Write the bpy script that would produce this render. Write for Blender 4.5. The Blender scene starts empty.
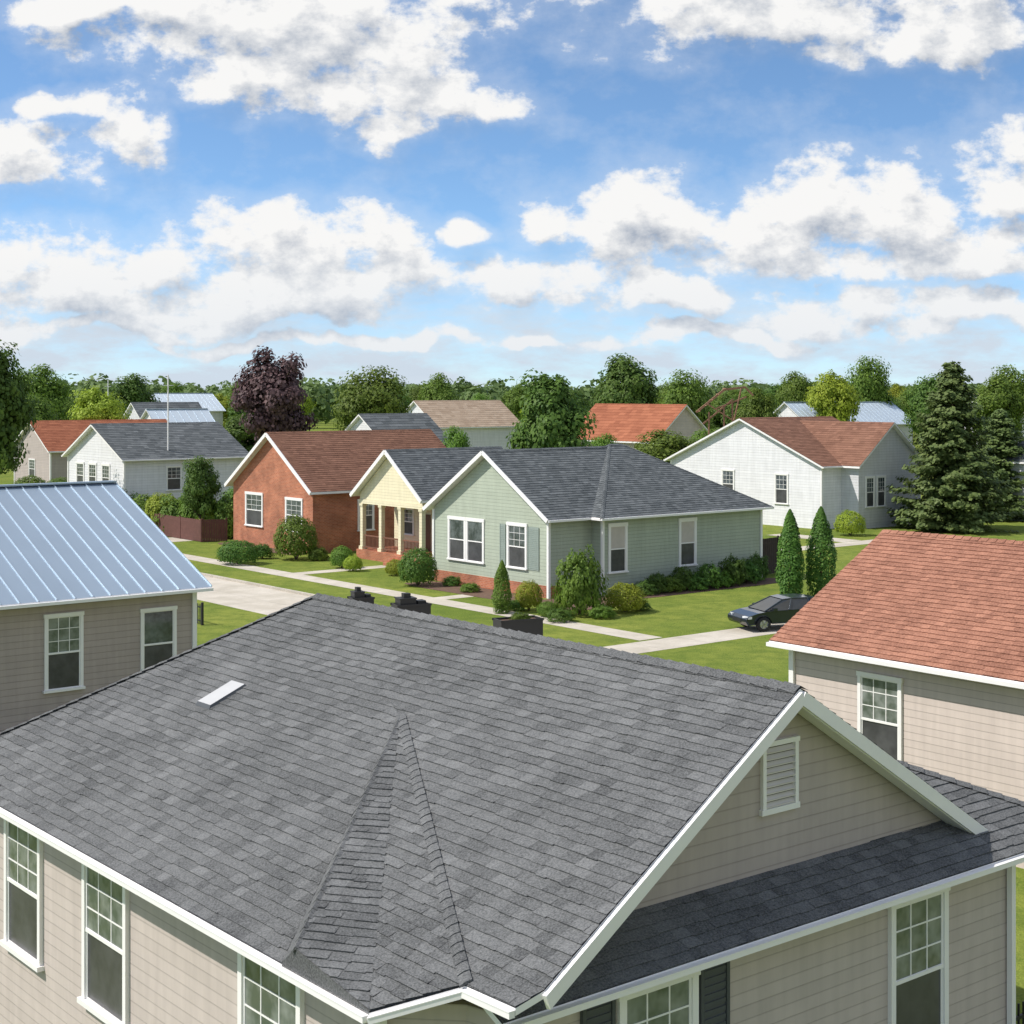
import bpy, bmesh, math, random
from mathutils import Vector, Matrix, noise
random.seed(7)
TH=math.radians(39); CA,SA=math.cos(TH),math.sin(TH)
def W(a,b,z=0): return Vector((CA*a-SA*b, SA*a+CA*b, z))
scene=bpy.context.scene
col=scene.collection
# ------------------------------------------------------------ node helpers
def nmat(name):
    m=bpy.data.materials.new(name); m.use_nodes=True
    nt=m.node_tree; b=nt.nodes['Principled BSDF']
    return m,nt,b
def N(nt,t,**k):
    n=nt.nodes.new(t)
    for a,v in k.items(): setattr(n,a,v)
    return n
def L(nt,a,b): nt.links.new(a,b)
def mth(nt,op,a,b=None,c=None,clamp=False):
    n=nt.nodes.new('ShaderNodeMath'); n.operation=op; n.use_clamp=clamp
    for i,v in enumerate((a,b,c)):
        if v is None: continue
        if isinstance(v,(int,float)): n.inputs[i].default_value=v
        else: nt.links.new(v,n.inputs[i])
    return n.outputs[0]
def mix(nt,f,a,b,typ='MIX'):
    n=nt.nodes.new('ShaderNodeMixRGB'); n.blend_type=typ
    for i,v in enumerate((f,a,b)):
        if isinstance(v,(int,float)): n.inputs[i].default_value=v
        elif isinstance(v,tuple): n.inputs[i].default_value=v if len(v)==4 else v+(1,)
        else: nt.links.new(v,n.inputs[i])
    return n.outputs[0]
def noi(nt,vec,scale,detail=4,rough=.55,dim='3D'):
    n=nt.nodes.new('ShaderNodeTexNoise'); n.inputs['Scale'].default_value=scale
    n.inputs['Detail'].default_value=detail; n.inputs['Roughness'].default_value=rough
    if vec is not None: nt.links.new(vec,n.inputs['Vector'])
    return n.outputs['Fac']
def bump(nt,h,st,dist,bs):
    n=nt.nodes.new('ShaderNodeBump'); n.inputs['Strength'].default_value=st; n.inputs['Distance'].default_value=dist
    nt.links.new(h,n.inputs['Height']); nt.links.new(n.outputs[0],bs.inputs['Normal'])
def remap(nt,v,a,b,c,d,smooth=False):
    n=nt.nodes.new('ShaderNodeMapRange'); n.clamp=True
    if smooth: n.interpolation_type='SMOOTHSTEP'
    nt.links.new(v,n.inputs[0])
    for i,x in enumerate((a,b,c,d)): n.inputs[i+1].default_value=x
    return n.outputs[0]
def plain(name,c,rough=.6,metal=0,var=.12,scale=3):
    m,nt,b=nmat(name); tc=N(nt,'ShaderNodeTexCoord')
    f=noi(nt,tc.outputs['Object'],scale,2)
    d=tuple(x*(1-var) for x in c); e=tuple(min(1,x*(1+var)) for x in c)
    L(nt,mix(nt,f,d,e),b.inputs['Base Color'])
    b.inputs['Roughness'].default_value=rough; b.inputs['Metallic'].default_value=metal
    return m
def siding(name,c,sp=.2,line=.55,bs=.6):
    m,nt,b=nmat(name); tc=N(nt,'ShaderNodeTexCoord'); sx=N(nt,'ShaderNodeSeparateXYZ')
    L(nt,tc.outputs['Object'],sx.inputs[0])
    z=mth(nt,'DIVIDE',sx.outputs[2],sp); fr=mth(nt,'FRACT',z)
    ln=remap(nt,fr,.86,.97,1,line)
    f=noi(nt,tc.outputs['Object'],1.3,4,.65)
    wn=N(nt,'ShaderNodeTexWhiteNoise',noise_dimensions='1D'); L(nt,mth(nt,'FLOOR',z),wn.inputs['W'])
    v=mth(nt,'ADD',mth(nt,'MULTIPLY',f,.24),mth(nt,'MULTIPLY',wn.outputs[0],.06))
    v=mth(nt,'ADD',v,.85)
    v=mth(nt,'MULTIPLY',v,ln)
    mp=N(nt,'ShaderNodeMapping'); mp.inputs['Scale'].default_value=(4,4,.35); L(nt,tc.outputs['Object'],mp.inputs[0])
    st=remap(nt,noi(nt,mp.outputs[0],1.5,3),.35,.75,1,.88); v=mth(nt,'MULTIPLY',v,st)
    cc=N(nt,'ShaderNodeCombineXYZ')
    for i in range(3): L(nt,v,cc.inputs[i])
    L(nt,mix(nt,1.0,c,cc.outputs[0],'MULTIPLY'),b.inputs['Base Color'])
    b.inputs['Roughness'].default_value=.6
    h=mth(nt,'SUBTRACT',1,fr); bump(nt,h,bs,.02,b)
    return m
def brickmat(name,c1,c2,mortar,sc=1.0):
    m,nt,b=nmat(name); tc=N(nt,'ShaderNodeTexCoord'); sx=N(nt,'ShaderNodeSeparateXYZ')
    L(nt,tc.outputs['Object'],sx.inputs[0])
    cb=N(nt,'ShaderNodeCombineXYZ'); L(nt,mth(nt,'ADD',sx.outputs[0],sx.outputs[1]),cb.inputs[0]); L(nt,sx.outputs[2],cb.inputs[1])
    br=N(nt,'ShaderNodeTexBrick'); L(nt,cb.outputs[0],br.inputs['Vector'])
    br.inputs['Color1'].default_value=c1+(1,); br.inputs['Color2'].default_value=c2+(1,); br.inputs['Mortar'].default_value=mortar+(1,)
    br.inputs['Scale'].default_value=sc; br.inputs['Brick Width'].default_value=.24; br.inputs['Row Height'].default_value=.085
    br.inputs['Mortar Size'].default_value=.01
    f=noi(nt,tc.outputs['Object'],1.1,4); v=remap(nt,f,.3,.7,.72,1.22)
    cc=N(nt,'ShaderNodeCombineXYZ')
    for i in range(3): L(nt,v,cc.inputs[i])
    L(nt,mix(nt,1.0,br.outputs[0],cc.outputs[0],'MULTIPLY'),b.inputs['Base Color']); b.inputs['Roughness'].default_value=.85
    return m
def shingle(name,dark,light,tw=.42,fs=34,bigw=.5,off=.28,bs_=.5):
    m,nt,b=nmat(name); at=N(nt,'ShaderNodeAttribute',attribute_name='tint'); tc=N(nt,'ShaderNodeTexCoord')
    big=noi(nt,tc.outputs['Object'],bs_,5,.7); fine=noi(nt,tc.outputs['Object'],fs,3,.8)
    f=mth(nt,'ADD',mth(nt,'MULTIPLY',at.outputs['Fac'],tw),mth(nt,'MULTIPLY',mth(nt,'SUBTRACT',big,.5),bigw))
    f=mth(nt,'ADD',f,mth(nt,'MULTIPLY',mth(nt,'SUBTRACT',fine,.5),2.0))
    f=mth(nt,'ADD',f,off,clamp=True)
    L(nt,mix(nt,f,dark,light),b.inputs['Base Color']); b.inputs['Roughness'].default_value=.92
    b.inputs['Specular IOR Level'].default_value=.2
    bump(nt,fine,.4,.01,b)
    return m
def leafmat(name,c1,c2,tr=.38):
    m,nt,b=nmat(name); g=N(nt,'ShaderNodeNewGeometry'); tc=N(nt,'ShaderNodeTexCoord')
    f=mth(nt,'ADD',mth(nt,'MULTIPLY',g.outputs['Random Per Island'],.45),mth(nt,'MULTIPLY',noi(nt,tc.outputs['Object'],.9,1),.7))
    f=mth(nt,'SUBTRACT',f,.08,clamp=True)
    cm=mix(nt,f,c1,c2)
    oi=N(nt,'ShaderNodeObjectInfo')
    hs=N(nt,'ShaderNodeHueSaturation'); L(nt,cm,hs.inputs['Color'])
    L(nt,remap(nt,oi.outputs['Random'],0,1,.475,.51),hs.inputs['Hue']); L(nt,remap(nt,oi.outputs['Random'],0,1,.85,1.3),hs.inputs['Value'])
    L(nt,hs.outputs[0],b.inputs['Base Color']); b.inputs['Roughness'].default_value=.6; b.inputs['Specular IOR Level'].default_value=.3
    t=N(nt,'ShaderNodeBsdfTranslucent'); L(nt,hs.outputs[0],t.inputs[0])
    ms=N(nt,'ShaderNodeMixShader'); ms.inputs[0].default_value=tr
    L(nt,b.outputs[0],ms.inputs[1]); L(nt,t.outputs[0],ms.inputs[2]); L(nt,ms.outputs[0],nt.nodes['Material Output'].inputs[0])
    return m
def glassmat(name,c,rough=.06,c2=None,sc=1.6,spec=.8):
    m,nt,b=nmat(name); tc=N(nt,'ShaderNodeTexCoord')
    f=remap(nt,noi(nt,tc.outputs['Object'],sc,3,.65),.36,.64,0,1)
    L(nt,mix(nt,f,c2 or tuple(x*.5 for x in c),c),b.inputs['Base Color'])
    b.inputs['Roughness'].default_value=rough; b.inputs['Specular IOR Level'].default_value=spec; b.inputs['IOR'].default_value=1.5
    return m
M={}
M['white']=plain('white_trim_paint',(.80,.785,.775),.45,0,.05,2)
M['beige']=siding('beige_siding',(.49,.425,.39),.16,.74)
M['taupe']=siding('taupe_siding',(.43,.368,.338),.16,.74)
M['taupe_warm']=siding('warm_taupe_siding',(.40,.335,.305),.19,.72)
M['tan']=siding('tan_siding',(.56,.48,.435),.17,.66)
M['green_front']=siding('sage_green_siding',(.385,.43,.345),.17,.70)
M['yellow']=siding('cream_siding',(.75,.68,.48),.17,.78)
M['whites']=siding('white_siding',(.72,.72,.74),.2,.78)
M['greyw']=siding('pale_grey_siding',(.60,.60,.62),.2,.75)
M['brick']=brickmat('red_brick',(.33,.095,.045),(.45,.15,.075),(.38,.23,.16))
M['s_grey']=shingle('charcoal_shingles',(.046,.048,.049),(.225,.229,.230),.33,42,.62,.28,.7)
M['s_slate']=shingle('slate_shingles',(.045,.053,.058),(.165,.178,.185),.6)
M['s_orange']=shingle('terracotta_shingles',(.17,.075,.05),(.44,.215,.145),.42,24,.8)
M['s_brown']=shingle('brown_shingles',(.12,.058,.038),(.28,.145,.098),.5,30,.7)
M['s_rust']=shingle('rust_shingles',(.20,.065,.035),(.38,.145,.08),.6)
M['s_tan']=shingle('tan_shingles',(.28,.2,.14),(.46,.36,.27),.6)
M['metal']=plain('silver_blue_metal_roofing',(.33,.41,.50),.42,.55,.10,.5)
M['metal_light']=plain('pale_blue_metal_roofing',(.55,.62,.68),.4,.2,.1,.6)
M['seam']=plain('metal_seam',(.42,.50,.58),.4,.5,.05,1)
M['gl_up']=glassmat('window_glass',(.24,.26,.25),.05,(.08,.10,.085),2.0)  # pale mottling painted into the pane colour for reflections and curtains
M['gl_far']=glassmat('window_glass_dark',(.13,.15,.16),.06,(.04,.05,.055),2.2)
M['gl_lo']=glassmat('window_screen_glass',(.085,.085,.09),.3,(.05,.05,.054),1.6,.4)
M['blind']=plain('window_blind',(.5,.45,.42),.5)
M['shutter']=plain('dark_shutter',(.06,.066,.075),.6)
M['louvre']=plain('beige_louvre',(.58,.54,.50),.6)
M['louvre_back']=plain('vent_gap_shade',(.10,.09,.08),.8)  # backing panel coloured dark to paint the shade between the slats
M['grille']=plain('light_grey_metal',(.45,.45,.45),.5)
M['sgreen']=plain('grey_green_shutter',(.26,.31,.28),.6)
M['wood']=plain('brown_wood',(.18,.08,.05),.8,0,.3,6)
M['rustwood']=plain('tan_brown_timber',(.30,.17,.10),.8,0,.3,4)
M['fence']=plain('dark_brown_red_stained_fence',(.12,.05,.04),.85,0,.3,5)
M['fence2']=plain('dark_brown_stained_fence',(.05,.035,.03),.85,0,.3,5)
M['black']=plain('black_metal',(.018,.018,.02),.5)
M['bark']=plain('bark',(.11,.08,.055),.95,0,.35,8)
M['door']=plain('dark_door',(.12,.06,.035),.5)
M['leaf']=leafmat('green_leaves',(.045,.11,.012),(.19,.30,.042))
M['leaf_dark']=leafmat('deep_green_leaves',(.028,.088,.014),(.14,.25,.04))
M['leaf_yel']=leafmat('yellow_green_leaves',(.13,.20,.012),(.38,.45,.05))
M['leaf_purple']=leafmat('copper_leaves',(.035,.020,.025),(.14,.08,.08),.2)
M['needle']=leafmat('spruce_needles',(.05,.11,.030),(.22,.32,.10),.35)
M['leaf_far']=leafmat('hazed_distant_leaves',(.048,.095,.028),(.17,.235,.075),.3)  # distance haze is mixed into the leaf colour
# ------------------------------------------------------------ mesh builder
class MB:
    def __init__(s): s.v=[];s.f=[];s.m=[];s.t=[]
    def face(s,pts,mi=0,t=.5):
        i=len(s.v); s.v+= [tuple(p) for p in pts]; s.f.append(tuple(range(i,i+len(pts)))); s.m.append(mi); s.t.append(t)
    def box(s,x0,x1,y0,y1,z0,z1,mi=0):
        if x0>x1:x0,x1=x1,x0
        if y0>y1:y0,y1=y1,y0
        i=len(s.v)
        s.v+=[(x0,y0,z0),(x1,y0,z0),(x1,y1,z0),(x0,y1,z0),(x0,y0,z1),(x1,y0,z1),(x1,y1,z1),(x0,y1,z1)]
        for f in((3,2,1,0),(4,5,6,7),(0,1,5,4),(1,2,6,5),(2,3,7,6),(3,0,4,7)):
            s.f.append(tuple(i+k for k in f)); s.m.append(mi); s.t.append(.5)
    def prism(s,poly,z0,z1,mi=0):
        n=len(poly); i=len(s.v)
        s.v+=[(p[0],p[1],z0) for p in poly]+[(p[0],p[1],z1) for p in poly]
        s.f.append(tuple(reversed(range(i,i+n)))); s.f.append(tuple(range(i+n,i+2*n)))
        for k in range(n): s.f.append((i+k,i+(k+1)%n,i+n+(k+1)%n,i+n+k))
        s.m+=[mi]*(n+2); s.t+=[.5]*(n+2)
    def beam(s,p,q,w,h,mi=0,up=Vector((0,0,1))):
        p=Vector(p);q=Vector(q); d=(q-p).normalized()
        if abs(d.dot(up))>.99: up=Vector((1,0,0))
        sd=d.cross(up).normalized(); u=sd.cross(d).normalized()
        c=[-sd*w/2-u*h/2, sd*w/2-u*h/2, sd*w/2+u*h/2, -sd*w/2+u*h/2]
        i=len(s.v); s.v+=[tuple(p+x) for x in c]+[tuple(q+x) for x in c]
        for f in((3,2,1,0),(4,5,6,7),(0,1,5,4),(1,2,6,5),(2,3,7,6),(3,0,4,7)):
            s.f.append(tuple(i+k for k in f)); s.m.append(mi); s.t.append(.5)
    def cyl(s,p,q,r0,r1,n=8,mi=0,cap=True):
        p=Vector(p);q=Vector(q); d=(q-p).normalized(); a=d.orthogonal().normalized(); b=d.cross(a)
        i=len(s.v)
        for (c,r) in((p,r0),(q,r1)):
            for k in range(n):
                t=2*math.pi*k/n; s.v.append(tuple(c+a*math.cos(t)*r+b*math.sin(t)*r))
        for k in range(n):
            s.f.append((i+k,i+(k+1)%n,i+n+(k+1)%n,i+n+k)); s.m.append(mi); s.t.append(.5)
        if cap:
            s.f.append(tuple(range(i+n,i+2*n))); s.m.append(mi); s.t.append(.5)
            s.f.append(tuple(reversed(range(i,i+n)))); s.m.append(mi); s.t.append(.5)
    def lathe(s,c,prof,n=14,mi=0):
        i=len(s.v)
        for (r,z) in prof:
            for k in range(n):
                t=2*math.pi*k/n; s.v.append((c[0]+r*math.cos(t),c[1]+r*math.sin(t),c[2]+z))
        for j in range(len(prof)-1):
            for k in range(n):
                s.f.append((i+j*n+k,i+j*n+(k+1)%n,i+(j+1)*n+(k+1)%n,i+(j+1)*n+k)); s.m.append(mi); s.t.append(.5)
    def mesh(s,name,mats,recalc=True,smooth=False):
        me=bpy.data.meshes.new(name); me.from_pydata(s.v,[],s.f)
        for m in mats: me.materials.append(m)
        me.polygons.foreach_set('material_index',s.m)
        at=me.attributes.new('tint','FLOAT','FACE'); at.data.foreach_set('value',s.t)
        if recalc:
            bm=bmesh.new(); bm.from_mesh(me); bmesh.ops.recalc_face_normals(bm,faces=bm.faces); bm.to_mesh(me); bm.free()
        if smooth: me.polygons.foreach_set('use_smooth',[True]*len(me.polygons))
        me.update(); return me
def obj(name,me,parent=None,loc=None,rot=None):
    o=bpy.data.objects.new(name,me); col.objects.link(o)
    if parent: o.parent=parent
    if loc is not None: o.location=loc
    if rot is not None: o.rotation_euler=rot
    return o
def thing(name,label,cat,loc,rotz=0,group=None,me=None):
    o=bpy.data.objects.new(name,me); col.objects.link(o); o.location=loc; o.rotation_euler=(0,0,rotz)
    if me is None: o.empty_display_size=.3
    o['label']=label; o['category']=cat
    if group: o['group']=group
    return o
# ------------------------------------------------------------ shingles
def clip(poly,cp):
    out=poly
    n=len(cp)
    for i in range(n):
        ax,ay=cp[i]; bx,by=cp[(i+1)%n]
        inp=out; out=[]
        if not inp: return []
        def side(p): return (bx-ax)*(p[1]-ay)-(by-ay)*(p[0]-ax)
        for j in range(len(inp)):
            p=inp[j]; q=inp[(j+1)%len(inp)]; sp=side(p); sq=side(q)
            if sp>=0: out.append(p)
            if (sp>=0)!=(sq>=0):
                t=sp/(sp-sq); out.append((p[0]+(q[0]-p[0])*t,p[1]+(q[1]-p[1])*t))
    return out
def shingles(mb,poly,ex=.2,tw=.32,lift=.014,rnd=.006,mi=0,rough=1.0,grid0=None,shadow=.45,var=.3,toff=0,gap=0):
    P=[Vector(p) for p in poly]
    n=Vector((0,0,0))
    for i in range(len(P)):
        n+= (P[i]-P[0]).cross(P[(i+1)%len(P)]-P[0])
    n.normalize()
    if n.z<0: n=-n; P.reverse()
    e=Vector((0,0,1)).cross(n).normalized(); s=n.cross(e).normalized()
    o=Vector(grid0) if grid0 is not None else P[0]; cp=[((p-o).dot(e),(p-o).dot(s)) for p in P]
    ar=sum(cp[i][0]*cp[(i+1)%len(cp)][1]-cp[(i+1)%len(cp)][0]*cp[i][1] for i in range(len(cp)))
    if ar<0: cp.reverse()
    s0=min(c[1] for c in cp); s1=max(c[1] for c in cp); e0=min(c[0] for c in cp); e1=max(c[0] for c in cp)
    y=math.floor(s0/ex)*ex if grid0 is not None else s0
    while y<s1:
        x=e0-random.random()*tw
        while x<e1:
            w=tw*random.uniform(1-var,1+var)
            dy=random.choice((0,0,0,-.010,-.018))*rough
            lf=lift+random.random()*rnd*rough
            q=clip([(x,y+dy),(x+w-gap,y+dy),(x+w-gap,y+ex+.02),(x,y+ex+.02)],cp)
            if len(q)>=3:
                t=min(1,max(0,random.gauss(.42,.26)))+toff
                def P3(u,v,h=None):
                    k=(v-(y+dy))/(ex+.02)
                    hh=lf*(1-k)+.002 if h is None else h
                    return o+e*u+s*v+n*hh
                mb.face([P3(*c) for c in q],mi,t)
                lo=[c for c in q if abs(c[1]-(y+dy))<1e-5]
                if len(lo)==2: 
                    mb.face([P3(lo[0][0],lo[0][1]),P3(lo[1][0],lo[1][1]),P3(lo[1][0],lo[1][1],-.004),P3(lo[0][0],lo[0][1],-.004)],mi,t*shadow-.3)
            x+=w
        y+=ex
def caps(mb,p,q,d1,d2,w=.15,seg=.24,mi=0,h=1.0):
    p=Vector(p);q=Vector(q); d1=Vector(d1).normalized(); d2=Vector(d2).normalized()
    Ln=(q-p).length; n=max(1,int(Ln/seg)); d=(q-p).normalized()
    for i in range(n):
        a=p+d*(Ln*i/n-.02); b=p+d*(Ln*(i+1)/n+.01)
        h0=Vector((0,0,(.045+random.random()*.008)*h)); h1=Vector((0,0,.03*h))
        t=min(1,max(0,random.gauss(.35,.2)))
        for dd in(d1,d2):
            mb.face([a+h0,b+h1,b+h1+dd*w-Vector((0,0,.01)),a+h0+dd*w-Vector((0,0,.01))],mi,t)
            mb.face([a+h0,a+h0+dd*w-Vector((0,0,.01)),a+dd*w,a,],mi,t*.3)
def slab(mb,poly,th=.17,mi=1,top=True):
    P=[Vector(p) for p in poly]; dz=Vector((0,0,th)); e=Vector((0,0,.008))
    mb.face([p-e for p in P],0,.3)
    mb.face([p-dz for p in reversed(P)],mi)
    for i in range(len(P)):
        a=P[i];b=P[(i+1)%len(P)]; mb.face([a-e,b-e,b-dz,a-dz],mi)
# ------------------------------------------------------------ house
shut_mat=None
class House:
    def __init__(s,name,label,a0,b0,cat='house',group=None):
        s.a0=a0;s.b0=b0
        s.root=thing(name,label,cat,W(a0,b0,0),TH,group)
    def part(s,name,mb,mats,parent=None,label=None,**k):
        mb.v=[(v[0]-s.a0,v[1]-s.b0,v[2]) for v in mb.v]
        o=obj(name,mb.mesh(name,mats,**k),parent or s.root)
        if label:o['label']=label
        return o
    def boxes(s,name,lst,mat):
        for bx in lst:
            mb=MB(); mb.box(*bx); s.part(name,mb,[M[mat]])
    def beams(s,name,lst,w,h,mat,parent=None):
        for p,q in lst:
            mb=MB(); mb.beam(p,q,w,h); s.part(name,mb,[M[mat]],parent=parent)
    def roof(s,faces,mat,ex=.2,tw=.32,capl=(),th=.15,trim='white',parent=None,lift=.018):
        mb=MB()
        for f in faces:
            slab(mb,f,th)
            shingles(mb,f,ex,tw,lift)
        for c in capl: caps(mb,*c)
        return s.part('roof',mb,[M[mat],M[trim]],recalc=False,parent=parent)
    def window(s,face,pos,c,w,z0,z1,grid=True,double=True,shut=None,name='window',fw=.09,lo='gl_lo',up='gl_far'):
        def f(u,d,z):
            if face=='-A': return (pos-d,u,z)
            if face=='-B': return (u,pos-d,z)
        def bx(mb,u0,u1,d0,d1,za,zb,mi=0):
            p=f(u0,d0,za);q=f(u1,d1,zb); mb.box(p[0],q[0],p[1],q[1],za,zb,mi)
        u0,u1=c-w/2,c+w/2; zm=(z0+z1)/2
        mb=MB()
        if double:
            bx(mb,u0+.03,u1-.03,.0,.028,zm,z1-.03,1); bx(mb,u0+.03,u1-.03,.0,.018,z0+.03,zm,0)
        else: bx(mb,u0+.03,u1-.03,.0,.022,z0+.03,z1-.03,1)
        win=s.part(name,mb,[M[lo],M[up]])
        mb=MB()
        D=.06
        bx(mb,u0-fw,u0,0,D,z0,z1); bx(mb,u1,u1+fw,0,D,z0,z1)
        bx(mb,u0-fw-.02,u1+fw+.02,0,D+.012,z1,z1+fw*1.2); 
        if double: bx(mb,u0,u1,0,.045,zm-.025,zm+.025)
        for (za,zb,d) in((zm,z1,.036),(z0,zm,.03)) if double else ((z0,z1,.036),):
            bx(mb,u0,u0+.035,0,d,za+.03,zb-.03); bx(mb,u1-.035,u1,0,d,za+.03,zb-.03); bx(mb,u0,u1,0,d,zb-.03,zb); bx(mb,u0,u1,0,d,za,za+.03)
        if grid:
            zt=zm if double else z0
            for k in(1,2): 
                x=u0+(u1-u0)*k/3; bx(mb,x-.01,x+.01,0,.034,zt+.03,z1-.03)
            for k in(1,2): 
                z=zt+(z1-zt)*k/3; bx(mb,u0+.035,u1-.035,0,.0345,z-.01,z+.01)
        s.part('frame',mb,[M['white']],parent=win)
        mb=MB(); bx(mb,u0-fw-.04,u1+fw+.04,0,D+.05,z0-.07,z0); s.part('sill',mb,[M['white']],parent=win)
        if shut:
            for (x0,x1) in shut:
                mb=MB(); bx(mb,x0,x1,0,.03,z0-.03,z1+.03)
                n=int((z1-z0)/.09)
                for k in range(n):
                    z=z0+.05+k*.09
                    if z+.05<z1: bx(mb,x0+.06,x1-.06,.03,.042,z,z+.05)
                bx(mb,x0,x0+.05,.03,.05,z0-.03,z1+.03);bx(mb,x1-.05,x1,.03,.05,z0-.03,z1+.03)
                s.part('shutter',mb,[M['shutter' if shut_mat is None else shut_mat]])
        return win
def gable_prism(mb,ax,lo,hi,c0,c1,z0,ze,zr,mi=0):
    cm=(c0+c1)/2
    prof=[(c0,z0),(c1,z0),(c1,ze),(cm,zr),(c0,ze)]
    A=[(lo,c,z) if ax=='a' else (c,lo,z) for c,z in prof]; B=[(hi,c,z) if ax=='a' else (c,hi,z) for c,z in prof]
    mb.face(A,mi); mb.face(B,mi)
    for k in range(5):
        mb.face([A[k],A[(k+1)%5],B[(k+1)%5],B[k]],mi)
def gable_roof_faces(ax,lo,hi,c0,c1,ze,zr):
    cm=(c0+c1)/2
    g=lambda r,c,z:(r,c,z) if ax=='a' else (c,r,z)
    return [[g(lo,c0,ze),g(hi,c0,ze),g(hi,cm,zr),g(lo,cm,zr)],[g(lo,c1,ze),g(hi,c1,ze),g(hi,cm,zr),g(lo,cm,zr)]]
def g_(ax,r,c,z): return (r,c,z) if ax=='a' else (c,r,z)
def gable_house(name,label,a0,a1,b0,b1,ze,zr,ax,wall,roofm,ov=.4,ex=.22,tw=.36,wins=(),cat='house',group=None,found=None,trim=True,metal=False):
    H=House(name,label,(a0+a1)/2,(b0+b1)/2,cat,group)
    lo,hi,c0,c1=(a0,a1,b0,b1) if ax=='a' else (b0,b1,a0,a1)
    pitch=(zr-ze)/((c1-c0)/2)
    mb=MB(); gable_prism(mb,ax,lo+ov,hi-ov,c0+ov,c1-ov,0,ze+pitch*ov-.16,zr-.17)
    H.part('wall',mb,[M[wall]])
    if metal:
        mb=MB()
        for f in gable_roof_faces(ax,lo,hi,c0,c1,ze,zr): slab(mb,f,.13)
        for f in gable_roof_faces(ax,lo,hi,c0,c1,ze,zr):
            p0,p1,p2,p3=[Vector(x) for x in f]
            n=int((p1-p0).length/metal)
            for k in range(n+1):
                t=k/n; a_=p0.lerp(p1,t); b_=p3.lerp(p2,t); b_=a_.lerp(b_,.985)
                mb.beam(a_+Vector((0,0,.012)),b_+Vector((0,0,.012)),.028,.045,2)
        g=[(lo,(c0+c1)/2,zr+.01),(hi,(c0+c1)/2,zr+.01)]
        if ax=='b': g=[(y,x,z) for x,y,z in g]
        mb.beam(g[0],g[1],.36,.05,0)
        H.part('roof',mb,[M[roofm],M['white'],M['seam']])
    else:
        fs=gable_roof_faces(ax,lo,hi,c0,c1,ze,zr); cm=(c0+c1)/2
        g=lambda r,c,z:(r,c,z) if ax=='a' else (c,r,z)
        H.roof(fs,roofm,ex,tw,[(g(lo,cm,zr),g(hi,cm,zr),g(0,1,-pitch),g(0,-1,-pitch))])
    if trim:
        zt=ze+pitch*ov-.17
        H.boxes('corner_board',[(a-.07,a+.07,b-.07,b+.07,0,zt-.02) for a in(a0+ov,a1-ov) for b in(b0+ov,b1-ov)],'white')
        H.beams('gutter',[(g_(ax,lo,c+sg*.055,ze-.08),g_(ax,hi,c+sg*.055,ze-.08)) for c,sg in((c0,-1),(c1,1))],.11,.09,'white')
    for w in wins: H.window(*w[:6],**(w[6] if len(w)>6 else {}))
    return H
def hip_faces(a0,a1,b0,b1,ze,zr,r0,r1):
    bm=(b0+b1)/2
    R0=(r0,bm,zr);R1=(r1,bm,zr)
    return [[(a0,b0,ze),(a1,b0,ze),R1,R0],[(a1,b0,ze),(a1,b1,ze),R1],[(a1,b1,ze),(a0,b1,ze),R0,R1],[(a0,b1,ze),(a0,b0,ze),R0]],R0,R1
# ============================================================ FOREGROUND HOUSE
H=House('grey_roofed_house','beige sided house with charcoal shingle roof and front gable',14,18)
zE=3.9; pz=lambda a: zE+.443*(a-8.5)
R1=(14.3,12.2,6.47);R2=(14.3,23.0,6.47);FC=(8.5,25.6,zE)
AP=(12.2,17.5,pz(12.2)); C1=(8.5,12.73,zE); C2=(9.18,12.06,pz(9.18)); C3=(9.2,11.31,pz(9.2)); RB=(9.48,11.22,pz(9.48))
Lf=(8.5,14.40,zE); 
front=lambda b: zE+.44*(b-11.7)
faces=[[R2,FC,Lf,AP],[AP,Lf,C1,C2],[R1,AP,C2,C3,RB],[R1,R2,AP]]
pent=[(9.35,11.7,zE),(20,11.7,zE),(19.2,12.5,front(12.5)),(9.35,12.5,front(12.5))]
hip=[(16,12.5,front(12.5)),(19.2,12.5,front(12.5)),(16,15.7,front(15.7))]
GR=(18.25,12.2,4.02)
right=[R1,GR,(18.25,15,4.02),(14.3,15,6.47)]
main_r=[(14.3,15,6.41),(16,15.7,front(15.7)),(20,11.7,zE),(20,25.6,zE),(14.3,23,6.41)]
back=[R2,(20,25.6,zE),FC]
mb=MB()
for f in faces+[pent,hip,right,back]: slab(mb,f,.08)
slab(mb,main_r,.08)
FX,FT=.155,.22
for i,f in enumerate(faces):
    if i!=1: shingles(mb,f,FX,FT,.011,.008,grid0=(8.5,11,zE),shadow=.4,var=.3)
for f in [pent,hip,right,back,main_r]: shingles(mb,f,FX,FT,.011,.008,shadow=.4,var=.3)
up=Vector((0,0,.015))
Lr=Vector((8.50,14.12,pz(8.5)+.24)); APu=Vector(AP)+up; Lfu=Vector(Lf)+up; C1u=Vector(C1)+up; C2u=Vector(C2)+up
wf=([APu,Lr,Lfu],[APu,Lr,C1u],[APu,C1u,C2u])
for k,f in enumerate(wf):
    if k>0: shingles(mb,f,.14,.20,.011,.010,rough=1.1,shadow=.35,toff=-.02,var=.35)
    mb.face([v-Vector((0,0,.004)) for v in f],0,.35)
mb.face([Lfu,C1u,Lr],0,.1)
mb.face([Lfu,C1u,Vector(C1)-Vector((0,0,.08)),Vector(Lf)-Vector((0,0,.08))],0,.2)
caps(mb,R2,R1,(-1,0,-.443),(1,0,-.44),.15,.22)
caps(mb,FC,R2,(-1,-.3,-.3),(.3,1,-.5),.12,.22)
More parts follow.
